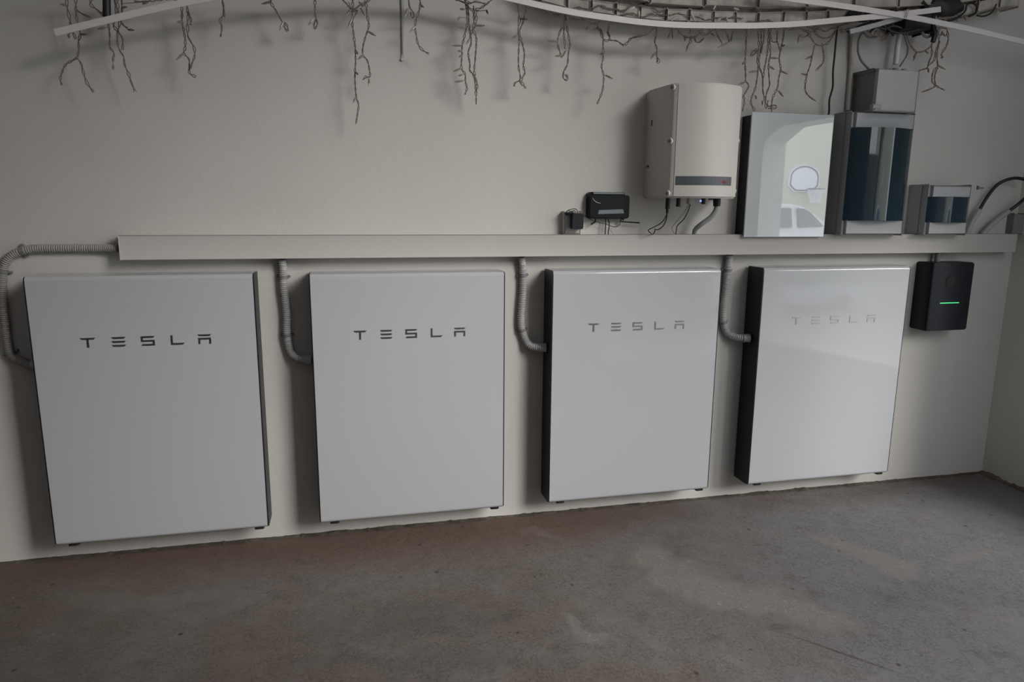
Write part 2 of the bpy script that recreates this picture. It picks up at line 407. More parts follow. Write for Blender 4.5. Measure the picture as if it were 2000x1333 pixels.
# ================================================================== BATTERY PANELS
PW, PH, PT, PD = .755, 1.0031, .1199, .13285
def profile(inset=0, r=.016):
    # outline in (y, z): front is -y, room side rounded
    y0, y1 = -PD+inset, -PD+PT
    return [(y1, inset), (y1, PH-inset)] + [(y0+r-r*math.sin(math.radians(a)), PH-inset-r+r*math.cos(math.radians(a))) for a in range(0, 91, 15)] + \
           [(y0+r-r*math.cos(math.radians(a)), inset+r-r*math.sin(math.radians(a))) for a in range(0, 91, 15)]
def letters():
    out = []; y0, y1 = -PD-.0012, -PD+.001
    def poly(pts, x): prism(out[-1], [(x+a, .7475+b) for a, b in pts], 1, y0, y1)
    H = .0355; t = .0068
    out.append(BM()); x = .158
    poly([(0, H), (.049, H), (.044, H-t), (.005, H-t)], x); poly([(.0205, 0), (.0275, 0), (.0275, H-t-.0002), (.0205, H-t-.0002)], x)
    out.append(BM()); x = .2590
    for z in (H, H/2+t/2, t): poly([(0, z), (.0465, z), (.0415, z-t), (.005, z-t)], x)
    out.append(BM()); x = .3560
    poly([(0, H), (.046, H), (.041, H-t), (0, H-t)], x); poly([(0, H/2+t/2), (t, H/2+t/2), (t, H-t-.0001), (0, H-t-.0001)], x)
    poly([(0, H/2+t/2-.0001), (.0455, H/2+t/2-.0001), (.0455, H/2-t/2), (0, H/2-t/2)], x)
    poly([(.0387, t), (.0455, t), (.0455, H/2-t/2-.0001), (.0387, H/2-t/2-.0001)], x); poly([(0, 0), (.0455, 0), (.0455, t-.0001), (.005, t-.0001)], x)
    out.append(BM()); x = .4555
    poly([(0, t), (t, t), (t, H), (0, H)], x); poly([(0, 0), (.041, 0), (.046, t-.0001), (0, t-.0001)], x)
    out.append(BM()); x = .5480
    poly([(0, H), (.046, H), (.041, H-t), (.005, H-t)], x)
    hb = H-t-.006
    poly([(.001, hb), (.045, hb), (.045, hb-t), (.001, hb-t)], x); poly([(.001, 0), (.001+t, 0), (.001+t, hb-t-.0001), (.001, hb-t-.0001)], x); poly([(.045-t, 0), (.045, 0), (.045, hb-t-.0001), (.045-t, hb-t-.0001)], x)
    return out
root = thing('battery_panel', '', 'battery', (0, 0, 0), 'wall batteries under the cable trunking')
bm = BM(); prism(bm, profile(), 0, .0045, PW-.0045); obj('front_shell', bm, M_white, root, True)
for s in (0, 1):
    bm = BM(); prism(bm, profile(.0012), 0, (0 if s == 0 else PW-.0044), (.0044 if s == 0 else PW)); o = obj('side_panel', bm, M_black, root, True); o['label'] = 'matt black side panel'
bm = BM(); box(bm, (.12, -.0131, .25), (PW-.12, -.0004, .85)); obj('wall_bracket', bm, M_black, root)
for x_ in (.040, .700):
    bm = BM(); prism(bm, rrect(x_, -PD+.006, x_+.036, -PD+.036, .008), 2, -.0065, .001); obj('foot', bm, M_rubber, root)
for bm, ch_ in zip(letters(), 'TESLA'): o = obj('letter', bm, M_logo, root); o['label'] = 'grey capital letter '+ch_
PX = [(-.9496, .1069), (0, .1023), (.9515, .1022), (1.9062, .1033)]
PL = ['leftmost big white battery panel, dim and plain, black edge on its right',
      'second big white battery panel from the left, no black side visible',
      'third big white battery panel, narrow black side showing on its left',
      'rightmost big white battery panel, wide black side and mirror-like reflections']
for i in (1, 2, 3, 0):
    o = root if i == 0 else copy_tree(root)
    o.location = (PX[i][0], 0, PX[i][1]); o['label'] = PL[i]

# ================================================================== TRUNKING
TZ0, TZ1 = 1.161, 1.2475
tk = thing('cable_trunking', 'long painted white cable trunking box running over all the battery panels', 'trunking', (-.656, 0, TZ0))
bm = BM(); box(bm, (-.656, .001, TZ0), (3.315, -.045, TZ1), .002, 1); obj('base', bm, M_trunk, tk)
bm = BM(); box(bm, (-.657, -.0455, TZ0-.001), (3.316, -.060, TZ1+.0005), .003, 2); obj('cover', bm, M_trunk, tk, True)

# ================================================================== CONDUITS
def rib(pitch, amp):
    return lambda i, s, r: r*(1+amp*math.sin(2*math.pi*s/pitch))
def conduit(pts, label, clips, r=.0155, ribbed=None, mt=None, endbox=None):
    pts = [Vector(p) for p in pts]
    t = thing('flexible_conduit', label, 'conduit', tuple(pts[0]))
    bm = BM(); tube(bm, pts, r, 12, rib(.0075, .085), step=.0019); obj('corrugated_tube', bm, mt or M_cond, t, True)
    for (a, b) in clips:
        c = at(a, b, -.018); bm = BM()
        # saddle round the tube plus two ears
        q = min(crv(pts, .01), key=lambda v: (v-c).length); dirv = Vector((0, 0, 1))
        k = crv(pts, .01); i = min(range(len(k)), key=lambda j: (k[j]-c).length); d = (k[min(i+1, len(k)-1)]-k[max(i-1, 0)]).normalized()
        cyl(bm, q-d*.006, q+d*.006, r*1.13, r*1.13, 16)
        s = d.cross(Vector((0, 1, 0))).normalized()
        for e in (-1, 1):
            w = q+s*e*(r+.006); cyl(bm, (w.x, .001, w.z), (w.x, -.012, w.z), .0055, .0045, 10)
        obj('saddle_clip', bm, M_clip, t, True)
    bm = BM(); p1, p0 = pts[-1], pts[-2]; d = (p1-p0).normalized(); cyl(bm, p1-d*.03, p1-d*.001, r*1.22, r*1.22, 16); obj('gland', bm, M_cond, t, True)
    return t
def pend(xp, zp): return Vector((xp, -.068, zp))
Yc = -.017
conduit(px([(231, 485, -.03), (190, 485), (120, 485), (60, 487), (22, 500), (6, 530), (6, 580), (12, 640), (20, 690)], Yc)+[Vector((-1.035, -.028, .80)), Vector((-.985, -.06, .785)), Vector((-.9500, -.066, .785))],
        'grey ribbed conduit from the left end of the trunking down behind the leftmost panel', [(45, 488), (6, 528), (22, 690)], r=.0145, mt=M_condp)
def drop_c(top, mid, endx, endz, label, clips):
    p = px([top]+mid, Yc); p[0].y = -.025; e = Vector((endx-.0005, -.068, endz))
    p += [Vector((e.x-.062, -.036, e.z+.004)), Vector((e.x-.03, -.058, e.z)), e]
    conduit(p, label, clips)
drop_c((551, 507), [(553, 530), (554, 560), (560, 610), (561, 655), (567, 685)], 0, .1023+.664, 'grey conduit bending into the second panel from the left', [(556, 541), (561, 655)])
drop_c((1018, 502), [(1021, 528), (1022, 560), (1019, 600), (1018, 635), (1026, 663)], .9515, .1022+.674, 'grey conduit bending into the black left side of the third panel', [(1022, 537), (1018, 648)])
drop_c((1424, 498), [(1422, 520), (1418, 560), (1413, 600), (1413, 630), (1420, 650)], 1.9062, .1033+.68, 'grey conduit bending into the black left side of the rightmost panel', [(1420, 527), (1412, 633)])
p0, p1 = at(1832, 494, -.03), at(1832, 516, -.03)
bm = BM(); tube(bm, [Vector((p0.x, -.03, TZ0+.004)), Vector((p0.x, -.03, 1.10))], .0125, 12); tag(obj('conduit_stub', bm, M_clip, None, True), 'short dark conduit stub between trunking and black charger', 'conduit')

# ================================================================== EV CHARGER
x0, x1, z0, z1 = 2.812, 3.046, .792, 1.116
ch = thing('wall_charger', 'black wall charger with a glowing green line, right of the panels', 'charger', (x0, 0, z0))
bm = BM(); prism(bm, [(x0, 0.001), (x0, -.092), (x0+.003, -.100), (x0+.010, -.104), (x1-.008, -.104), (x1-.002, -.101), (x1, -.094), (x1, .001)], 2, z0, z1)
bmesh.ops.bevel(bm, geom=[e for e in bm.edges if abs(e.verts[0].co.z-e.verts[1].co.z) < 1e-5 and (e.verts[0].co.z > z1-.01 or e.verts[0].co.z < z0+.01)], offset=.005, segments=2, affect='EDGES')
obj('body', bm, M_chg, ch, True)
a, b = at(1836, 592.6, -.1045), at(1873, 591.8, -.1045)
bm = BM(); box(bm, (a.x, -.1052, a.z-.0022), (b.x, -.103, a.z+.0022), .0006, 1); o = obj('light_bar', bm, M_green, ch); o['label'] = 'glowing green status line'
c = at(1858, 551, -.1045); bm = BM()
bmesh.ops.create_circle(bm, segments=40, radius=.033, cap_ends=False)
pts = [Vector((c.x+.031*math.cos(t_*math.pi/20), -.1045, c.z+.031*math.sin(t_*math.pi/20))) for t_ in range(40)]; bm.free(); bm = BM()
tube(bm, pts+[pts[0]], .0016, 6, smooth=False); obj('ring', bm, M_chgr, ch, True)
bm = BM(); cyl(bm, (c.x, -.1035, c.z), (c.x, -.1050, c.z), .027, .027, 32); obj('round_badge', bm, M_chgr, ch, True)
c = at(1863, 520, -.1045); bm = BM(); box(bm, (c.x-.020, -.1048, c.z-.001), (c.x+.020, -.103, c.z+.0015)); obj('top_slot', bm, M_chgr, ch)

# ================================================================== INVERTER
bz, tz = 1.400, 1.838
iv = thing('solar_inverter', 'cream cast solar inverter with a bulged front, over the cable glands', 'inverter', (1.388, 0, bz))
bk = [(1.388, .001), (1.390, -.12)]
arc = [(1.409+.29*t_, -.214-.046*math.sin(math.pi*t_)) for t_ in [i/14 for i in range(15)]]
prof = [(1.386, .001), (1.3865, -.050), (1.394, -.120), (1.402, -.19), (1.4055, -.208)] + arc + [(1.7025, -.208), (1.706, -.19), (1.716, -.12), (1.722, -.05), (1.722, .001)]
bm = BM(); prism(bm, prof, 2, bz, tz)
bmesh.ops.bevel(bm, geom=[e for e in bm.edges if abs(e.verts[0].co.z-e.verts[1].co.z) < 1e-5], offset=.006, segments=3, affect='EDGES')
obj('housing', bm, M_inv, iv, True)
def yfront(x): t_ = (x-1.409)/.29; return -.214-.046*math.sin(math.pi*min(1, max(0, t_)))
# raised centre cover strip
bm = BM(); n = 14; xs = [1.421+(.262)*i/n for i in range(n+1)]
outl = [(x, yfront(x)-.0022) for x in xs]+[(x, yfront(x)+.003) for x in reversed(xs)]
prism(bm, outl, 2, bz+.006, tz-.006); obj('front_cover', bm, M_inv, iv, True)
# badge follows the bulge
a, b = at(1322, 344, -.235), at(1428, 363, -.235)
bm = BM(); n = 14; xs = [a.x+(b.x-a.x)*i/n for i in range(n+1)]
prism(bm, [(x, yfront(x)-.0034) for x in xs]+[(x, yfront(x)-.001) for x in reversed(xs)], 2, b.z, a.z)
badge = obj('badge_strip', bm, M_badge, iv, True)
def text_part(name, s, size, origin, m, parent, yaw=0):
    cu = bpy.data.curves.new('t', 'FONT'); cu.body = s; cu.size = size; cu.extrude = .0004; cu.resolution_u = 2
    to = bpy.data.objects.new('t', cu); C.objects.link(to); bpy.context.view_layer.update()
    me = bpy.data.meshes.new_from_object(to.evaluated_get(bpy.context.evaluated_depsgraph_get()))
    w = max(v.co.x for v in me.vertices)
    bpy.data.objects.remove(to); bpy.data.curves.remove(cu)
    bm = BM(); bm.from_mesh(me); bpy.data.meshes.remove(me)
    mt = Matrix.Translation(origin) @ Matrix.Rotation(yaw, 4, 'Z') @ Matrix.Rotation(math.radians(90), 4, 'X')
    bmesh.ops.transform(bm, matrix=mt, verts=bm.verts)
    return obj(name, bm, m, parent), w
q = at(1383, 357.5, -.248)
_, w = text_part('dark_lettering', 'solar', .022, (q.x, yfront(q.x)-.0036, q.z), M_badged, badge, math.radians(9))
q2 = q.x+w+.0015
text_part('red_lettering', 'edge', .022, (q2, yfront(q2)-.0036, q.z), M_red, badge, math.radians(14))
for (a_, b_) in ((1315, 171), (1309, 276), (1301, 378)):
    c = at(a_, b_, -.205); bm = BM()
    d = Vector((-.9, -.42, 0)).normalized(); c.x = 1.4035
    cyl(bm, c-d*.004, c+d*.0055, .0135, .0120, 18); o = obj('screw_recess', bm, M_invrec, iv, True)
    bm = BM(); cyl(bm, c-d*.002, c+d*.0068, .0064, .0055, 12); obj('screw', bm, M_screw, o, True)
for z_ in (1.63, 1.43):
    bm = BM(); cyl(bm, (1.7045, -.19, z_), (1.712, -.19, z_), .012, .009, 14); obj('side_screw', bm, M_invrec, iv, True)
c = at(1259, 325, -.05); bm = BM(); cyl(bm, (1.389, -.045, c.z), (1.379, -.045, c.z), .006, .005, 10); obj('side_bolt', bm, M_screw, iv, True)
c = at(1266, 240, -.06); bm = BM(); box(bm, (1.385, -.062, c.z-.012), (1.389, -.058, c.z+.012)); obj('vent_slit', bm, M_dgrey, iv)
# connectors under the inverter
def under(name, a, b, r0, r1, m, Y=-.12, label=None):
    p, q = at(*a, Y), at(*b, Y); p.z = bz+.001; bm = BM(); cyl(bm, p, q, r0, r1, 16); o = obj(name, bm, m, iv, True)
    if label: o['label'] = label
    return o
under('cable_connector', (1305, 388), (1303.5, 408), .0092, .0098, M_dgrey); under('strain_relief', (1303.5, 408), (1303, 417), .0095, .005, M_dgrey)
pp, qq = at(1303.5, 408, -.12), at(1303, 417, -.12)
under('blank_connector', (1326, 388), (1325, 398), .0085, .0075, M_dgrey); under('connector_cap', (1325, 397), (1324.5, 404), .0088, .0092, M_dgrey)
p = at(1349, 388, -.12); q = at(1348, 399, -.12); bm = BM(); box(bm, (p.x-.0125, -.13, q.z), (p.x+.0125, -.105, bz+.001), .003); obj('network_socket', bm, M_trunk, iv, True)
p = at(1372, 392, -.12); bm = BM(); bmesh.ops.create_uvsphere(bm, u_segments=10, v_segments=8, radius=.0042, matrix=Matrix.Translation((at(1367.5, 394, -.13).x, -.134, p.z-.002))); obj('blue_light', bm, M_blue, iv, True)
under('rotary_knob', (1374, 388), (1373.5, 399), .0095, .0095, M_dgrey)
under('cable_gland', (1400, 388), (1400, 403), .0165, .0150, M_dgrey)
p = at(1388, 390, -.12); bm = BM(); box(bm, (p.x-.006, -.125, p.z-.002), (p.x+.02, -.112, bz+.001)); obj('gland_tab', bm, M_dgrey, iv)

def cable(name, pts, r, m, label, Y=-.1, cat='cable', n=8):
    bm = BM(); tube(bm, px(pts, Y), r, n, step=.008)
    return tag(obj(name, bm, m, None, True), label, cat)
cable('looped_cable', [(1303, 416, -.12), (1298, 428), (1288, 438, -.09), (1275, 445), (1266, 450), (1270, 455), (1275, 458.5, -.05), (1279, 452, -.06), (1279, 448), (1285, 449, -.09), (1294, 443), (1301, 430), (1303, 416, -.118)], .0022, M_cable, 'thin black cable looping under the leftmost inverter connector')
cable('network_cable', [(1348, 399, -.12), (1344, 412), (1336, 428, -.1), (1323, 441, -.08), (1321, 450, -.07), (1320, 459, -.05)], .0021, M_cable, 'thin black cable from the pale socket under the inverter')
cable('grey_cable', [(1346, 399, -.12), (1337, 414, -.1), (1324, 430, -.1), (1314, 442, -.08), (1313, 450), (1319, 458.5, -.05)], .0013, M_gcable, 'thin grey cable hanging from the pale socket under the inverter')
cable('thick_grey_cable', [(1400, 402, -.12), (1398, 411, -.12), (1388, 425, -.11), (1370, 438, -.09), (1358, 449, -.06), (1356, 460, -.04)], .0105, M_pipe, 'thick pale grey cable curving from the large black gland to the trunking', n=14)

# ================================================================== WHITE GLASS CABINET
gx0, gx1 = 1.832, 2.2275
gw = thing('white_cabinet', 'white glass-fronted cabinet with black side reflecting a backboard and a car', 'cabinet', (gx0, 0, 1.245))
bm = BM(); box(bm, (gx0+.002, .001, 1.249), (gx1-.003, -.0725, 1.746), .004, 2); o = obj('body', bm, M_black, gw, True); o['label'] = 'black housing behind the glass'
bm = BM(); box(bm, (gx0, -.073, 1.2375), (gx1, -.080, 1.7615), .0012, 1); o = obj('glass_front', bm, M_glass, gw); o['label'] = 'glossy pale glass front'
bm = BM(); tube(bm, px([(1637, 50, -.10), (1634, 68, -.07), (1630, 110), (1627, 140), (1626.5, 170), (1620, 195), (1619, 221, -.03)], -.04)+[Vector((2.215, -.035, 1.744))], .0042, 8); tag(obj('black_cable', bm, M_cable, None, True), 'black cable dropping from the string lights into the white glass cabinet', 'cable')

# ================================================================== ENCLOSURES WITH SMOKED DOORS
def enclosure(name, label, x0, x1, z0, z1, D, dz0, dz1, parent_bits=None):
    t = thing(name, label, 'fuse box', (x0, 0, z0))
    bm = BM(); box(bm, (x0, .001, z0), (x1, -D*.62, z1), .004, 2); obj('back_box', bm, M_encl, t, True)
    bm = BM(); box(bm, (x0+.004, -D*.625, z0+.001), (x1-.004, -D*.92, z1-.001), .006, 2); obj('front_frame', bm, M_encl, t, True)
    # top and bottom fascia
    bm = BM(); box(bm, (x0+.022, -D*.9, dz1+.001), (x1-.012, -D*1.02, z1-.004), .004, 2); obj('upper_fascia', bm, M_encl, t, True)
    bm = BM(); box(bm, (x0+.022, -D*.9, z0+.004), (x1-.012, -D*1.02, dz0-.001), .004, 2); obj('lower_fascia', bm, M_encl, t, True)
    # bowed smoked door
    bm = BM(); n = 24; a, b = x0+.008, x1-.006; ys = lambda u: -D*.93-.16*(x1-x0)*math.sin(math.pi*u)**.8
    outl = [(a+(b-a)*i/n, ys(i/n)) for i in range(n+1)]+[(b-(b-a)*i/n, -D*.90) for i in range(n+1)]
    prism(bm, outl, 2, dz0, dz1); o = obj('smoked_door', bm, M_smoke, t, True); o['label'] = 'dark blue translucent bowed door'
    return t
e1 = enclosure('fuse_box', 'tall grey fuse box with a tall dark glossy door', 2.287, 2.614, 1.2485, 1.775, .115, 1.311, 1.709)
e2 = enclosure('fuse_box', 'small grey fuse box with a short dark door beside the right cables', 2.724, 2.962, 1.2485, 1.470, .115, 1.304, 1.418)

# upper grey box
ux0, ux1, uz0, uz1 = 2.368, 2.572, 1.779, 1.952
ub = thing('junction_box', 'plain grey box mounted directly above the tall fuse box', 'box', (ux0, 0, uz0))
bm = BM(); box(bm, (ux0, .001, uz0), (ux1, -.130, uz1-.012), .004, 2); obj('body', bm, M_box, ub, True)
bm = BM(); box(bm, (ux0+.001, -.1305, uz0+.001), (ux1, -.150, uz1-.006), .004, 2); obj('front_lid', bm, M_pbox, ub, True)
bm = BM(); box(bm, (ux0-.004, .001, uz1-.0118), (ux1-.13, -.1295, uz1-.001), .003, 2); obj('top_lip', bm, M_box, ub, True)
bm = BM(); box(bm, (2.355, -.08, 1.7755), (2.565, -.155, 1.780), .002, 1); obj('lower_flange', bm, M_encl, ub)
c = at(1713, 208, -.155); bm = BM(); cyl(bm, (c.x-.020, -.145, c.z), (c.x+.022, -.145, c.z), .0115, .0115, 16); obj('hinge_barrel', bm, M_encl, ub, True)
# glands on top of the box
for (a_, b_, rr) in ((1750, 127, .017), (1767, 127, .015)):
    c = at(a_, b_, -.05); bm = BM(); cyl(bm, (c.x, -.05, uz1-.014), (c.x, -.05, uz1+.022), rr, rr*.8, 14); obj('top_gland', bm, M_encl, ub, True)

# pale pipes up the wall
bm = BM(); tube(bm, [at(1664, 62, -.012), at(1662, 130, -.012), at(1655, 216, -.012)], .0095, 10); tag(obj('thin_pipe', bm, M_trunk, None, True), 'thin painted pipe running up the wall beside the grey box', 'pipe')
bm = BM(); tube(bm, px([(1755, 20), (1757, 60), (1752, 100), (1749, 126)], -.05), .011, 12); tag(obj('plastic_pipe', bm, M_strip, None, True), 'faded plastic pipe entering the top of the grey box', 'pipe')
cable('grey_cable', [(1712, 72, -.06), (1697, 73), (1686, 64), (1678, 75), (1676, 100), (1682, 118), (1690, 128), (1699, 137, -.05)], .0048, M_gcable, 'thick grey cable bowing out left of the grey box', Y=-.06)
cable('grey_cable', [(1766, 55, -.08), (1768, 75), (1773, 92), (1771, 108), (1764, 120), (1757, 131, -.05)], .0035, M_gcable, 'grey cable curving into the gland on top of the grey box', Y=-.06)

# ================================================================== CABLES AT THE RIGHT CORNER
def sleeved(pts, k, label, name):
    t = thing(name, label, 'cable', tuple(at(pts[0][0], pts[0][1], -.03)))
    P = px(pts, -.03); bm = BM(); tube(bm, P[:k+1], .0125, 12); obj('grey_sleeve', bm, M_encl, t, True)
    bm = BM(); tube(bm, P[k:], .0075, 10); obj('black_sheath', bm, M_cable, t, True)
sleeved([(1888, 459), (1897, 436), (1913, 410), (1928, 385), (1946, 363), (1965, 352, -.04), (1985, 348, -.05), (2006, 352, -.06)], 2, 'black cable arching from a grey sleeve beside the small fuse box', 'arched_cable')
sleeved([(1918, 459), (1940, 436), (1970, 413), (1985, 402, -.04), (2006, 384, -.06)], 2, 'black cable leaning out of a grey sleeve nearest the right corner', 'leaning_cable')
a = at(1975, 418, 0); bm = BM(); box(bm, (a.x-.022, .001, TZ1+.0008), (XR-.001, -.035, a.z), .004, 1); tag(obj('corner_block', bm, M_box, None, True), 'short dark grey duct standing on the trunking in the right corner', 'block')  # plain dark grey box filling the corner above the trunking

# ================================================================== ROUTER, SOCKET, ADAPTER
a, b = at(1151, 375, -.04), at(1229, 428, -.04)
rt_ = thing('wifi_router', 'black rounded wall router with a silver band, left of the inverter', 'router', (a.x, 0, b.z))
bm = BM(); prism(bm, rrect(a.x, b.z, b.x-.016, a.z, .012), 1, .001, -.022); obj('back_case', bm, M_router, rt_, True)
bm = BM(); prism(bm, rrect(a.x+.002, b.z+.001, b.x, a.z-.012, .013), 1, -.022, -.040)
bmesh.ops.bevel(bm, geom=[e for e in bm.edges if e.verts[0].co.y < -.039 and e.verts[1].co.y < -.039], offset=.004, segments=2, affect='EDGES'); obj('front_case', bm, M_router, rt_, True)
c, d = at(1159, 376, -.03), at(1219, 380, -.03); bm = BM(); box(bm, (c.x, -.0215, d.z), (d.x, -.0305, c.z+.001), .001, 1); obj('top_band', bm, M_silver, rt_)
bm = BM(); P = [at(*q, -.041) for q in ((1170, 410.5), (1217, 409), (1219, 417), (1168, 418.5))]; prism(bm, [(v.x, v.z) for v in P], 1, -.0395, -.0412); obj('silver_band', bm, M_silver, rt_)
bm = BM(); tube(bm, px([(1157.5, 387), (1161, 392), (1166, 395.5), (1173, 397.5)], -.0405), .0010, 6, step=.002); obj('curved_mark', bm, M_swoosh, rt_, True)
bm = BM(); tube(bm, px([(1163, 427, -.02), (1162, 434, -.02), (1155, 438, -.03)], -.02), .0032, 8); obj('left_foot', bm, M_router, rt_, True)
bm = BM(); tube(bm, px([(1219, 425, -.02), (1213, 432, -.025)], -.02), .006, 8); obj('antenna_hinge', bm, M_router, rt_, True)
bm = BM(); tube(bm, px([(1213, 433, -.03), (1249, 435.5, -.035)], -.03), .003, 8); obj('antenna', bm, M_router, rt_, True)
a, b = at(1102, 414, -.03), at(1133, 456.5, -.03)
so = thing('wall_socket', 'white surface-mounted wall socket at the left of the adapter', 'socket', (a.x, 0, TZ1))
bm = BM(); box(bm, (a.x, .001, TZ1+.001), (b.x, -.030, a.z), .003, 2); obj('socket_box', bm, M_trunk, so, True)
bm = BM(); box(bm, (a.x+.005, -.030, TZ1+.006), (b.x-.004, -.036, a.z-.004), .002, 2); obj('face_plate', bm, M_trunk, so, True)
c = at(1109.5, 454, -.036); bm = BM(); cyl(bm, (c.x, -.035, c.z), (c.x, -.0375, c.z), .002, .002, 8); obj('screw', bm, M_clip, so)
a, b = at(1118.5, 417, -.07), at(1138.5, 448, -.07)
ad = thing('power_adapter', 'black plug-in power adapter standing out from the white socket', 'adapter', (a.x, -.037, b.z))
bm = BM(); prism(bm, rrect(a.x, b.z, b.x, a.z, .008), 1, -.0362, -.075); obj('adapter_body', bm, M_chg, ad, True)
bm = BM(); P = px([(1104, 418, -.05), (1112, 417), (1120, 416)], -.055); tube(bm, P, .0055, 10); obj('second_plug', bm, M_chg, ad, True)
bm = BM(); tube(bm, px([(1103, 418, -.05), (1108, 412), (1116, 409), (1123, 408), (1127, 411), (1128, 418, -.06)], -.055), .0017, 8); obj('cord', bm, M_cable, ad, True)
bm = BM(); tube(bm, px([(1110, 412, -.05), (1117, 413), (1122, 411), (1124, 418)], -.05), .0017, 8); obj('cord', bm, M_cable, ad, True)
cable('adapter_lead', [(1137.5, 421, -.06), (1148, 426, -.04), (1158, 431, -.03), (1166, 434), (1178, 436.5), (1190, 440.5), (1196, 443), (1203, 443.5), (1210, 439), (1212, 430, -.02)], .0014, M_cable, 'thin black lead sagging from the adapter to the router', Y=-.03)
cable('router_lead', [(1183, 427, -.02), (1183, 440), (1182, 452), (1182, 459, -.03)], .0024, M_cable, 'left black lead dropping from the router to the trunking', Y=-.03)
cable('router_lead', [(1187, 427, -.02), (1190, 438), (1188.5, 450), (1188, 459, -.03)], .0024, M_cable, 'right black lead dropping from the router to the trunking', Y=-.03)
cable('router_lead', [(1191, 427, -.018), (1190, 444, -.02), (1194, 452), (1198, 459, -.03)], .0008, M_gcable, 'hair-thin grey lead slanting down from the router', Y=-.025)

# ================================================================== WHITE STRIPS AND ROD
bm = BM(); band(bm, px([(107, 64), (200, 41.5), (300, 18), (400, -3), (500, -20), (620, -32), (740, -38), (850, -30), (940, -15), (1010, 0), (1070, 14), (1130, 26), (1190, 35), (1250, 43), (1320, 48.5), (1400, 50), (1480, 50), (1560, 46.5), (1640, 39), (1720, 31.5), (1790, 24), (1837, 18)], -.165), .0215, .004)
tag(obj('plastic_strip', bm, M_strip), 'long curved white plastic strip bowing under the string lights', 'strip')
bm = BM(); band(bm, px([(1480, -12), (1560, 0), (1660, 14), (1765, 31), (1880, 54), (2000, 82), (2080, 101)], -.172), .0215, .004)
tag(obj('plastic_strip', bm, M_strip), 'straight white plastic strip running out of the top right corner', 'strip')
bm = BM(); band(bm, px([(1765, 33), (1735, 42), (1700, 52), (1660, 62)], -.150), .019, .004)
tag(obj('plastic_strip', bm, M_encl), 'short greyer strip slanting down left behind where the strips cross', 'strip')
bm = BM(); P = at(1769, 27, -.172)
for dx in (-.006, .002): tube(bm, [Vector((P.x+dx, -.160, P.z-.016)), Vector((P.x+dx, -.178, P.z-.016)), Vector((P.x+dx+.006, -.178, P.z+.016)), Vector((P.x+dx+.006, -.160, P.z+.016)), Vector((P.x+dx, -.160, P.z-.016))], .0018, 6, smooth=False)
tag(obj('cable_tie', bm, M_bulbc), 'pale cable tie binding the two white strips where they cross', 'tie')
a, b = at(786, -20, -.004), at(786, 117, -.004)
rd = thing('metal_rod', 'narrow pale metal strip hanging down the wall, screwed at its foot', 'rod', (b.x, 0, b.z))
bm = BM(); prism(bm, [(a.x-.0075, a.z), (a.x+.0075, a.z), (b.x+.004, b.z), (b.x-.004, b.z)], 1, .001, -.004); obj('strip', bm, M_rod, rd)
bm = BM(); box(bm, (b.x-.0012, -.004, b.z+.02), (b.x+.0016, -.0065, a.z)); obj('rib', bm, M_clip, rd)
c = at(785.5, 116, -.006); bm = BM(); cyl(bm, (c.x, .001, c.z), (c.x, -.008, c.z), .0062, .0055, 14); cyl(bm, (c.x, -.007, c.z), (c.x, -.0088, c.z), .0022, .002, 8); obj('screw', bm, M_bulbc, rd, True)

# ================================================================== ICICLE STRING LIGHTS
RS = random.Random(3)
def strand(bm, pts, Y, r=.0017, amp=.0044, tight=False):
    P = crv(px(pts, Y), .006)
    ph = RS.random()*6; L = 0; A, B = [], []
    f0 = RS.uniform(90, 150)
    for i, p in enumerate(P):
        if i: L += (p-P[i-1]).length
        t = (P[min(i+1, len(P)-1)]-P[max(0, i-1)]).normalized()
        n = Vector((-t.z, 0, t.x)); 
        n = n.normalized() if n.length > .01 else Vector((1, 0, 0)); w = Vector((0, 1, 0))
        a = amp*(.35+.65*abs(noise.noise(Vector((L*17, ph, 0)))*2)); a = min(a, amp)
        th = ph+L*f0+1.5*noise.noise(Vector((L*9, ph, 4)))
        off = (math.cos(th)*n + math.sin(th)*w*.6)*a
        wob = Vector((noise.noise(Vector((L*30, ph, 8))), 0, noise.noise(Vector((L*30, ph, 11)))))*.0016
        A.append(p+off+wob); B.append(p-off+wob)
    tube(bm, A, r, 5, smooth=False); tube(bm, B, r, 5, smooth=False)
def bulbmesh(a, b, Y, clear=False):
    p, q = at(*a, Y), at(*b, Y-.008); d = (q-p); L = max(d.length, .018); d.normalize(); bm = BM()
    cyl(bm, p, p+d*L*.6, .0036, .0044, 8); cyl(bm, p+d*L*.6, p+d*L, .0034, .0016, 8)
    return bm
def string(name, label, mains, drops, bulbs, Y=-.085, extra=None):
    """mains: wires along the top; drops: hanging twisted pairs; bulbs: (base px, tip px)"""
    q = at(*drops[0][0][:2], Y)
    t = thing(name, label, 'string lights', tuple(q), 'icicle string lights along the top of the wall')
    for mm in mains:
        bm = BM(); strand(bm, mm, Y-.02, .0016, .0045); obj('main_wire', bm, M_wire, t, True)
    ds = []
    for dd in drops:
        bm = BM(); strand(bm, dd, Y+RS.uniform(-.012, .012)); o = obj('drop_wire', bm, M_wire, t, True)
        ds.append((o, dd))
    for a, b in bulbs:
        best = None
        for o_, dd in ds:
            for v in crv([Vector((p_[0], p_[1], 0)) for p_ in dd], 3):
                d_ = (v.x-a[0])**2+(v.y-a[1])**2
                if best is None or d_ < best[0]: best = (d_, o_, v)
        bm = bulbmesh(a, b, Y)
        # a bulb belongs to the drop it hangs on, joined to it by its short lead
        if best[0] > 2.5: tube(bm, [at(best[2].x, best[2].y, Y), at(a[0], a[1], Y)], .0013, 5, smooth=False)
        obj('bulb', bm, M_bulb, best[1], True)
    return t
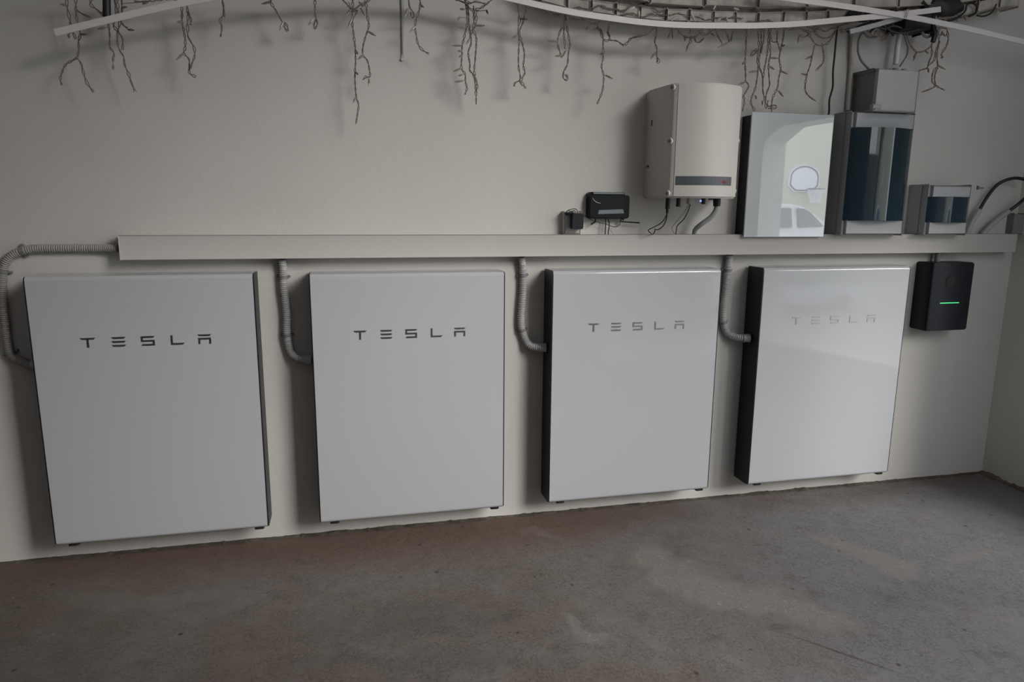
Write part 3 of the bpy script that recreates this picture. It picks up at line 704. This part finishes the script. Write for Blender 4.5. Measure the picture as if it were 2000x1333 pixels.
string('icicle_lights', 'dense brown icicle lights at the far left behind the white strip', [[(60, -18), (130, -12), (200, -14), (300, -16), (390, -12), (450, -16)], [(262, 3), (290, 3), (320, -2), (360, 0)]],
 [[(131, -12), (131, 10), (134, 28), (138, 50), (141, 60), (148, 76)], [(148, -12), (148, 20), (150, 38), (152, 52), (157, 66), (153, 80), (154, 95), (150, 113)], [(150, 113), (140, 119), (128, 127), (122, 140), (118, 155), (121, 166)], [(150, 113), (158, 124), (164, 146), (171, 163), (183, 180)],
  [(180, -8), (177, 8), (190, 20), (205, 34), (212, 48), (214, 70), (215, 92), (223, 104), (220, 117)], [(236, -10), (238, 20), (234, 45), (230, 62), (229, 80), (233, 97), (241, 110), (244, 128), (251, 144), (256, 160), (264, 179)], [(222, -10), (226, 22), (222, 48), (231, 62), (240, 78), (239, 98)], [(229, -10), (232, 30), (240, 48), (250, 56)], [(207, -5), (209, 20), (211, 38)],
  [(150, 20), (163, 28), (176, 34)], [(356, 0), (355, 20), (356, 45), (361, 72), (362, 90), (359, 104), (369, 115), (370, 128), (370, 143), (383, 150)], [(365, 8), (367, 30), (366, 65), (372, 80), (380, 95), (380, 112), (375, 124), (372, 135)], [(366, 22), (373, 36), (372, 50)], [(433, -10), (436, 12), (436, 28), (430, 40), (433, 52), (431, 72)]],
 [((157, 67), (170, 67)), ((134, 66), (135, 74)), ((130, 10), (117, 8)), ((250, 58), (263, 59)), ((240, 15), (248, 13)), ((356, 42), (347, 43)), ((359, 104), (344, 117)), ((221, 112), (221, 122)), ((221, 128), (221, 134)), ((205, 54), (190, 57)), ((205, 20), (197, 30)), ((290, 3), (278, 8)), ((215, 22), (207, 32)), ((438, 26), (440, 36))])
string('icicle_lights', 'icicle lights left of centre holding the longest single drop', [[(470, -16), (560, -12), (620, -14), (662, -4), (682, 13), (692, 17), (706, 8), (718, 3), (740, -12), (790, -10), (840, -14), (870, -10)]],
 [[(530, -8), (529, 4), (537, 18), (546, 33), (553, 46), (558, 58), (562, 60), (561, 50), (554, 42)], [(616, -10), (615, 22), (617, 35), (620, 47), (615, 57), (613, 48), (617, 38)],
  [(689, -10), (689, 15), (688, 40), (691, 70), (694, 95), (694.5, 120), (693, 145), (694, 170), (696, 190), (700, 205), (698, 225), (695, 242)], [(680, 5), (687, 20), (697, 20), (692, 34)], [(714, -8), (717, 30), (720, 50), (716, 65), (710, 85), (708, 106), (716, 116), (721, 132), (722, 150), (714, 150), (709, 156)], [(701, 3), (708, 10), (716, 4)],
  [(798, -10), (800, 14), (806, 22), (809, 32), (804, 34), (802, 24)], [(820, -10), (821, 12), (815, 32), (811, 50), (813, 68), (816, 85), (825, 97), (838, 105)]],
 [((527, 4), (511, 8)), ((553, 43), (546, 60)), ((612, 38), (602, 49)), ((684, 20), (676, 31)), ((687, 38), (680, 54)), ((694, 192), (690, 201)), ((696, 100), (698, 104)), ((720, 62), (734, 70)), ((709, 108), (699, 116)), ((721, 155), (721, 168)), ((705, 16), (713, 31)), ((795, 18), (791, 33)), ((811, 52), (801, 62)), ((822, 10), (826, 13)), ((695, 142), (698, 144))])
string('icicle_lights', 'icicle lights at the centre, three braided drops side by side', [[(862, -10), (900, 2), (912, 10), (922, 20), (932, 18), (945, 12), (957, 2), (966, -8)], [(900, -12), (915, 6), (930, 3), (948, 8)], [(966, -10), (1010, 2), (1030, 6), (1060, 10)]],
 [[(907, -5), (911, 18), (912, 50), (907, 70), (903, 88), (902, 110), (901, 134), (908, 144), (909, 160), (912, 172), (908, 185)], [(914, 5), (916, 48), (919, 68), (920, 86), (914, 103), (918, 125), (917, 137), (925, 147), (928, 162), (930, 185), (930, 204)], [(925, 12), (926, 45), (924, 58), (930, 72), (930, 95), (928, 115), (926, 145), (932, 165), (929, 182)], [(929, 15), (930, 45), (921, 62), (917, 74)],
  [(1008, -5), (1013, 20), (1014, 40), (1012, 60), (1014, 80), (1013, 105), (1013, 130), (1016, 155), (1006, 162), (1004, 169)], [(1028, -5), (1026, 26), (1019, 50), (1014, 66), (1021, 88), (1024, 108), (1022, 128), (1025, 142), (1018, 156), (1022, 165), (1027, 173)]],
 [((908, 54), (895, 54)), ((902, 89), (883, 89)), ((902, 100), (894, 99)), ((900, 134), (885, 140)), ((902, 146), (896, 148)), ((930, 50), (947, 50)), ((918, 76), (911, 86)), ((950, 20), (953, 27)), ((1017, 37), (1030, 38)), ((1012, 69), (1000, 74)), ((898, 34), (894, 38)), ((905, 18), (899, 18)), ((903, 108), (896, 112)), ((903, 158), (888, 160)), ((1015, 157), (1020, 168))])
RM = random.Random(11)
def garl(x0, x1, y, j, n): return [(x0+(x1-x0)*i/n, y+RM.uniform(-j, j)) for i in range(n+1)]
string('icicle_lights', 'icicle lights under the brick ledge between the centre and the inverter', [garl(1075, 1300, 16, 9, 14), garl(1130, 1450, 34, 8, 18), garl(1280, 1460, 50, 5, 12), [(1070, 20), (1075, 27), (1082, 20)]],
 [[(1106, 10), (1104, 40), (1093, 63), (1089, 82), (1093, 100), (1097, 112), (1105, 99)], [(1108, 20), (1108, 58), (1113, 85), (1110, 104), (1108, 125), (1101, 140), (1100, 152), (1107, 157), (1108, 146)], [(1104, 30), (1101, 62), (1103, 80), (1103, 95)],
  [(1151, 25), (1154, 42), (1157, 47), (1166, 46)], [(1178, 30), (1172, 40), (1166, 48), (1172, 62), (1178, 75), (1186, 80), (1191, 72), (1188, 62), (1192, 35)], [(1168, 52), (1176, 64), (1178, 90), (1178, 112), (1175, 130), (1179, 148), (1178, 168), (1174, 186), (1166, 203)], [(1188, 78), (1204, 80), (1219, 88), (1232, 76), (1250, 70), (1263, 67), (1275, 57), (1284, 46)], [(1165, 25), (1161, 40), (1163, 48)],
  [(1283, 44), (1282, 64), (1279, 82), (1283, 96), (1282, 108), (1285, 114), (1287, 120), (1283, 121), (1284, 112)], [(1310, 48), (1313, 55), (1311, 62)], [(1317, 46), (1325, 60), (1335, 70), (1348, 73), (1358, 72), (1366, 64), (1378, 50)], [(1340, 48), (1348, 56), (1346, 66)], [(1350, 70), (1349, 80), (1345, 88)], [(1355, 70), (1360, 82), (1367, 82)], [(1366, 64), (1380, 67), (1388, 62), (1400, 54), (1412, 50)], [(1386, 50), (1386, 62), (1392, 68)], [(1398, 56), (1403, 72), (1411, 86)], [(1413, 52), (1420, 66), (1424, 82)], [(1432, 50), (1431, 64), (1427, 80)]],
 [((1089, 80), (1070, 80)), ((1094, 109), (1084, 110)), ((1104, 146), (1110, 152)), ((1153, 50), (1144, 58)), ((1177, 105), (1171, 106)), ((1183, 147), (1197, 154)), ((1168, 55), (1158, 58)), ((1279, 104), (1271, 115)), ((1311, 62), (1304, 75)), ((1314, 62), (1314, 75)), ((1338, 70), (1338, 81)), ((1345, 86), (1340, 101)), ((1367, 82), (1376, 74)), ((1391, 64), (1396, 71)), ((1420, 84), (1402, 93)), ((1220, 86), (1217, 90)), ((1186, 62), (1192, 76)), ((1218, 2), (1222, 14)), ((1238, 14), (1229, 19)), ((1262, 12), (1265, 4))])
string('icicle_lights', 'thick bunch of icicle lights hanging over the white glass cabinet', [garl(1450, 1660, 52, 6, 16), garl(1460, 1640, 46, 6, 12), garl(1540, 1660, 58, 5, 10)],
 [[(1459, 50), (1457, 80), (1456, 108), (1455, 122), (1456, 142), (1456, 158)], [(1456, 158), (1462, 168), (1456, 180), (1452, 188), (1454, 197), (1450, 218)], [(1480, 50), (1482, 90), (1479, 112), (1481, 132), (1479, 150), (1475, 172), (1468, 190), (1467, 203), (1474, 217)], [(1487, 50), (1486, 90), (1482, 118), (1484, 134), (1489, 150), (1490, 176), (1494, 196), (1497, 212)], [(1502, 50), (1500, 90), (1497, 115), (1492, 138), (1490, 160)], [(1505, 50), (1503, 88), (1505, 104), (1502, 120), (1501, 136), (1502, 150), (1503, 166), (1497, 182), (1495, 196)], [(1480, 97), (1472, 99), (1466, 107), (1471, 108), (1478, 100)],
  [(1533, 55), (1528, 82), (1523, 105), (1522, 118), (1525, 134), (1521, 152), (1519, 170), (1513, 182), (1508, 196), (1507, 218)], [(1518, 60), (1518, 80), (1524, 98)], [(1500, 196), (1500, 207), (1514, 206), (1516, 211), (1500, 212)], [(1502, 70), (1510, 82), (1517, 81)], [(1493, 55), (1491, 80), (1486, 104)],
  [(1576, 58), (1584, 74), (1591, 84), (1600, 89), (1608, 86)], [(1588, 55), (1596, 68), (1606, 74), (1618, 73), (1628, 66), (1634, 56)], [(1607, 88), (1616, 84), (1626, 72), (1631, 60)], [(1591, 88), (1587, 106), (1583, 124), (1577, 143), (1573, 160), (1573, 178), (1580, 188)], [(1606, 90), (1609, 104), (1608, 122), (1601, 130)], [(1560, 68), (1572, 72), (1580, 66)]],
 [((1456, 160), (1443, 165)), ((1453, 122), (1450, 126)), ((1504, 113), (1521, 114)), ((1504, 130), (1513, 136)), ((1479, 139), (1463, 141)), ((1524, 138), (1539, 145)), ((1521, 178), (1530, 189)), ((1489, 197), (1489, 205)), ((1529, 90), (1531, 89)), ((1585, 110), (1573, 116)), ((1576, 146), (1565, 144)), ((1572, 71), (1558, 67)), ((1560, 72), (1559, 84)), ((1580, 188), (1594, 198)), ((1601, 130), (1593, 139)), ((1476, 188), (1477, 192)), ((1640, 58), (1646, 66))])
string('icicle_lights', 'icicle lights tangled in black cables near the top right corner', [[(1660, 58), (1700, 50), (1750, 52), (1800, 50), (1850, 56)], [(1690, 55), (1705, 70), (1712, 60), (1720, 74), (1735, 66), (1745, 58)]],
 [[(1774, 55), (1772, 74), (1780, 90), (1790, 101), (1804, 100), (1816, 92), (1824, 80)], [(1790, 103), (1786, 108), (1785, 112)], [(1819, 86), (1820, 105), (1813, 124), (1810, 134), (1796, 137)], [(1834, 55), (1833, 85), (1830, 108), (1831, 128), (1828, 132)], [(1828, 132), (1821, 144), (1821, 160), (1826, 168), (1811, 177)], [(1832, 132), (1826, 146), (1826, 160), (1831, 169), (1845, 176)], [(1850, 58), (1852, 78), (1846, 94), (1838, 106), (1842, 112), (1838, 113)], [(1836, 80), (1828, 100), (1824, 118), (1812, 128)], [(1839, 62), (1846, 70), (1850, 66)], [(1755, 60), (1740, 64), (1728, 76), (1720, 80)], [(1800, 8), (1830, 30), (1850, 42), (1868, 34), (1880, 24)], [(1880, 12), (1895, 28), (1902, 20)]],
 [((1789, 104), (1784, 119)), ((1808, 100), (1813, 104)), ((1832, 128), (1847, 136)), ((1813, 134), (1814, 142)), ((1812, 176), (1800, 180)), ((1840, 62), (1838, 70)), ((1882, 30), (1887, 40)), ((1900, 14), (1910, 24)), ((1862, 34), (1872, 42)), ((1808, 22), (1820, 26))])
# bright spare bulbs resting on the brick face
for a_, b_, w_ in (((1239, 14), (1229, 19), 'leftmost pale bulb on the brick ledge, pointing down left'), ((1248, 22), (1248, 34), 'pale bulb hanging straight down at the left of the brick ledge'), ((1311, 40), (1323, 32), 'pale bulb slanting just above the curved strip, over the inverter left edge'),
    ((1400, 41), (1409, 35), 'pale bulb slanting up just above the curved strip, over the inverter'), ((1433, 16), (1444, 19), 'pale bulb lying flat high on the bricks above the inverter right edge'), ((1397, 12), (1393, 18), 'tiny pale bulb high on the bricks above the inverter middle'), ((1419, 35), (1422, 45), 'pale bulb pointing down behind the curved strip, above the inverter right half'), ((1350, 27), (1358, 42), 'pale bulb pointing down right behind the curved strip, above the inverter left half')):
    tag(obj('loose_bulb', bulbmesh(a_, b_, -.150), M_bulbc, None, True), w_, 'bulb', 'clear bulbs against the brick ledge')
# black cable bundle at the top right
def bcable(pts, r, label, Y=-.12): cable('black_cable', pts, r, M_cable, label, Y)
bcable([(1655, 62), (1668, 60), (1680, 50), (1700, 44), (1722, 40), (1745, 48)], .0042, 'black cable end poking out left of the crossing strips')
bcable([(1700, -6), (1690, 20), (1700, 40), (1720, 46), (1740, 60), (1760, 64), (1790, 58)], .005, 'black cable sagging lowest behind the crossing strips')
bcable([(1800, 4), (1820, 30), (1822, 50), (1826, 66), (1822, 82)], .0105, 'thick black cable ending above the lone icicle drop')
bcable([(1850, 42), (1868, 36), (1885, 22), (1888, 10), (1898, 6), (1908, 12), (1905, 26), (1892, 32)], .0042, 'black cable loop at the right end of the brick ledge')
P = at(208, -8, -.09); Q = at(209, 37, -.09); bm = BM(); cyl(bm, P, Q, .0125, .0125, 14); cyl(bm, Q, Q+(Q-P).normalized()*.006, .0105, .008, 14)
tag(obj('cable_joint', bm, M_dgrey, None, True), 'dark tubular cable joint among the icicle lights at the far left', 'connector')
bcable([(1908, 30), (1918, 32), (1930, 29), (1939, 22), (1946, 8)], .0035, 'short curved black cable hooked under the ledge end')
bcable([(1745, 70), (1738, 58), (1742, 44), (1750, 36), (1752, 20), (1748, -5)], .0045, 'black cable rising behind the pale plastic pipe')
bcable([(1652, 34), (1664, 21), (1685, 20), (1700, 30), (1690, 40), (1668, 37), (1660, 26), (1680, 28)], .007, 'coiled black cable between the two strips, left of where they cross')
bcable([(1700, 62), (1712, 52), (1728, 56), (1742, 50), (1760, 54)], .0055, 'black cable running into the left of the black connector')
a, b = at(1762, 36, -.11), at(1800, 60, -.11)
bx = thing('cable_connector', 'bulky black connector housing behind the crossing white strips', 'connector', (a.x, 0, b.z))
bm = BM(); box(bm, (a.x, -.03, b.z), (b.x+.03, -.125, a.z+.03), .008, 2); obj('housing', bm, M_dgrey, bx, True)
bm = BM(); cyl(bm, (b.x+.03, -.07, b.z+.03), (b.x+.075, -.08, b.z+.012), .022, .018, 14); obj('boot', bm, M_dgrey, bx, True)
bm = BM(); tube(bm, px([(1800, 62), (1808, 72), (1818, 70), (1822, 58)], -.10), .006, 8); obj('lead', bm, M_gcable, bx, True)
a = at(1830, 20, -.09); bm = BM()
bmesh.ops.create_icosphere(bm, subdivisions=3, radius=1)
for v in bm.verts:
    n_ = noise.noise(v.co*2.1)*.25+1; v.co = Vector((a.x+.02+v.co.x*.10*n_, -.105+v.co.y*.04*n_, a.z+.012+v.co.z*.042*n_))
tag(obj('black_bag', bm, M_dgrey, None, True), 'crumpled black plastic bundle tucked under the ledge at the right', 'bundle')

# ================================================================== OUTSIDE, SEEN IN THE REFLECTIONS
bm = BM(); box(bm, (-18, -24, -.2), (22, -3.8, -.03)); box(bm, (XR+.2, -3.8, -.2), (22, 3, -.03)); struct('yard_ground', bm, M_ground)
bm = BM(); box(bm, (5.5, -13.3, -.2), (18, -13, 5.2)); o = obj('opposite_house_wall', bm, M_yellow); o['kind'] = 'structure'
# backboard
V = Vector((.1415, 2.729, 1.367)); k = 15.69/13.73
def refl(x, z): return (V.x+(x-V.x)*k, V.z+(z-V.z)*k)
hp = thing('basketball_backboard', 'small white basketball backboard with hoop on the yellow wall, seen only mirrored', 'backboard', (11.1, -13, 1.7))
cx, cz = refl(9.745, 1.97)
hw, hh = .43, .32
out_ = [(cx-hw, cz-hh*.55), (cx-hw*.62, cz-hh), (cx+hw*.62, cz-hh), (cx+hw, cz-hh*.55)] + [(cx+hw*math.cos(math.radians(a)), cz+.02+hh*.95*math.sin(math.radians(a))) for a in range(8, 173, 12)]
bm = BM(); prism(bm, out_, 1, -12.999, -12.96); obj('board', bm, M_hoop, hp)
inn = [(cx+(x-cx)*.88, cz+(z-cz)*.88) for x, z in out_]; bm = BM(); pts = [Vector((x, -12.957, z)) for x, z in inn]; tube(bm, pts+[pts[0]], .019, 4, smooth=False); obj('painted_border', bm, M_hoopl, hp)
rx, rz = refl(9.91, 1.755); ring = [Vector((rx+.19*math.cos(t_*math.pi/10), -12.75+.19*math.sin(t_*math.pi/10), rz)) for t_ in range(20)]
bm = BM(); tube(bm, ring+[ring[0]], .012, 6, smooth=False); o = obj('rim', bm, M_hoopl, hp)
bm = BM()
for t_ in range(12):
    a0 = t_*math.pi/6
    for s in (-1, 1): tube(bm, [Vector((rx+.19*math.cos(a0), -12.75+.19*math.sin(a0), rz)), Vector((rx+.15*math.cos(a0+s*.26), -12.75+.15*math.sin(a0+s*.26), rz-.15)), Vector((rx+.10*math.cos(a0+s*.5), -12.75+.10*math.sin(a0+s*.5), rz-.34))], .006, 4, smooth=False)
obj('net', bm, M_hoop, hp)
# car parked in front of the wall (side on, nose to +x)
cr = thing('parked_car', 'white parked car in the yard, seen only mirrored in the glass cabinet', 'car', (9.4, -11.8, 0))
side = [(7.35, .28), (7.30, .55), (7.38, .86), (7.75, .93), (8.10, 1.22), (8.45, 1.39), (9.1, 1.45), (9.65, 1.43), (9.92, 1.37), (10.45, 1.00), (11.25, .86), (11.50, .70), (11.52, .35), (11.45, .25)]
bm = BM(); prism(bm, side, 1, -12.0+.02-.60, -11.0)
for v in bm.verts:
    if v.co.z > .95: v.co.y = -11.8+(v.co.y+11.8)*(1-.22*min(1, (v.co.z-.95)/.4))
bmesh.ops.bevel(bm, geom=[e for e in bm.edges if abs(e.verts[0].co.y-e.verts[1].co.y) < .01], offset=.04, segments=2, affect='EDGES')
body = obj('car_body', bm, M_car, cr, True)
def win(pts, y):
    bm = BM(); prism(bm, pts, 1, y-.02, y+.012)
    for v in bm.verts: v.co.y = v.co.y+(-.27*.8)*(v.co.z-.95)
    return bm
for nm, pts in (('rear_side_window', [(8.75, .96), (9.54, .94), (9.54, 1.345), (8.85, 1.345)]), ('front_side_window', [(9.70, .94), (10.32, .96), (9.98, 1.28), (9.85, 1.335), (9.70, 1.345)]), ('quarter_window', [(8.1, .97), (8.67, .96), (8.76, 1.33), (8.5, 1.30)])):
    obj(nm, win(pts, -11.005), M_cargl, cr)
for wx in (8.1, 10.75):
    for wy in (-10.99, -12.40):
        bm = BM(); cyl(bm, (wx, wy-.18, .31), (wx, wy, .31), .31, .31, 28); w_ = obj('wheel', bm, M_rubber, cr, True)
        bm = BM(); cyl(bm, (wx, wy-.001, .31), (wx, wy+.012, .31), .19, .17, 20); obj('hub_cap', bm, M_silver, w_, True)
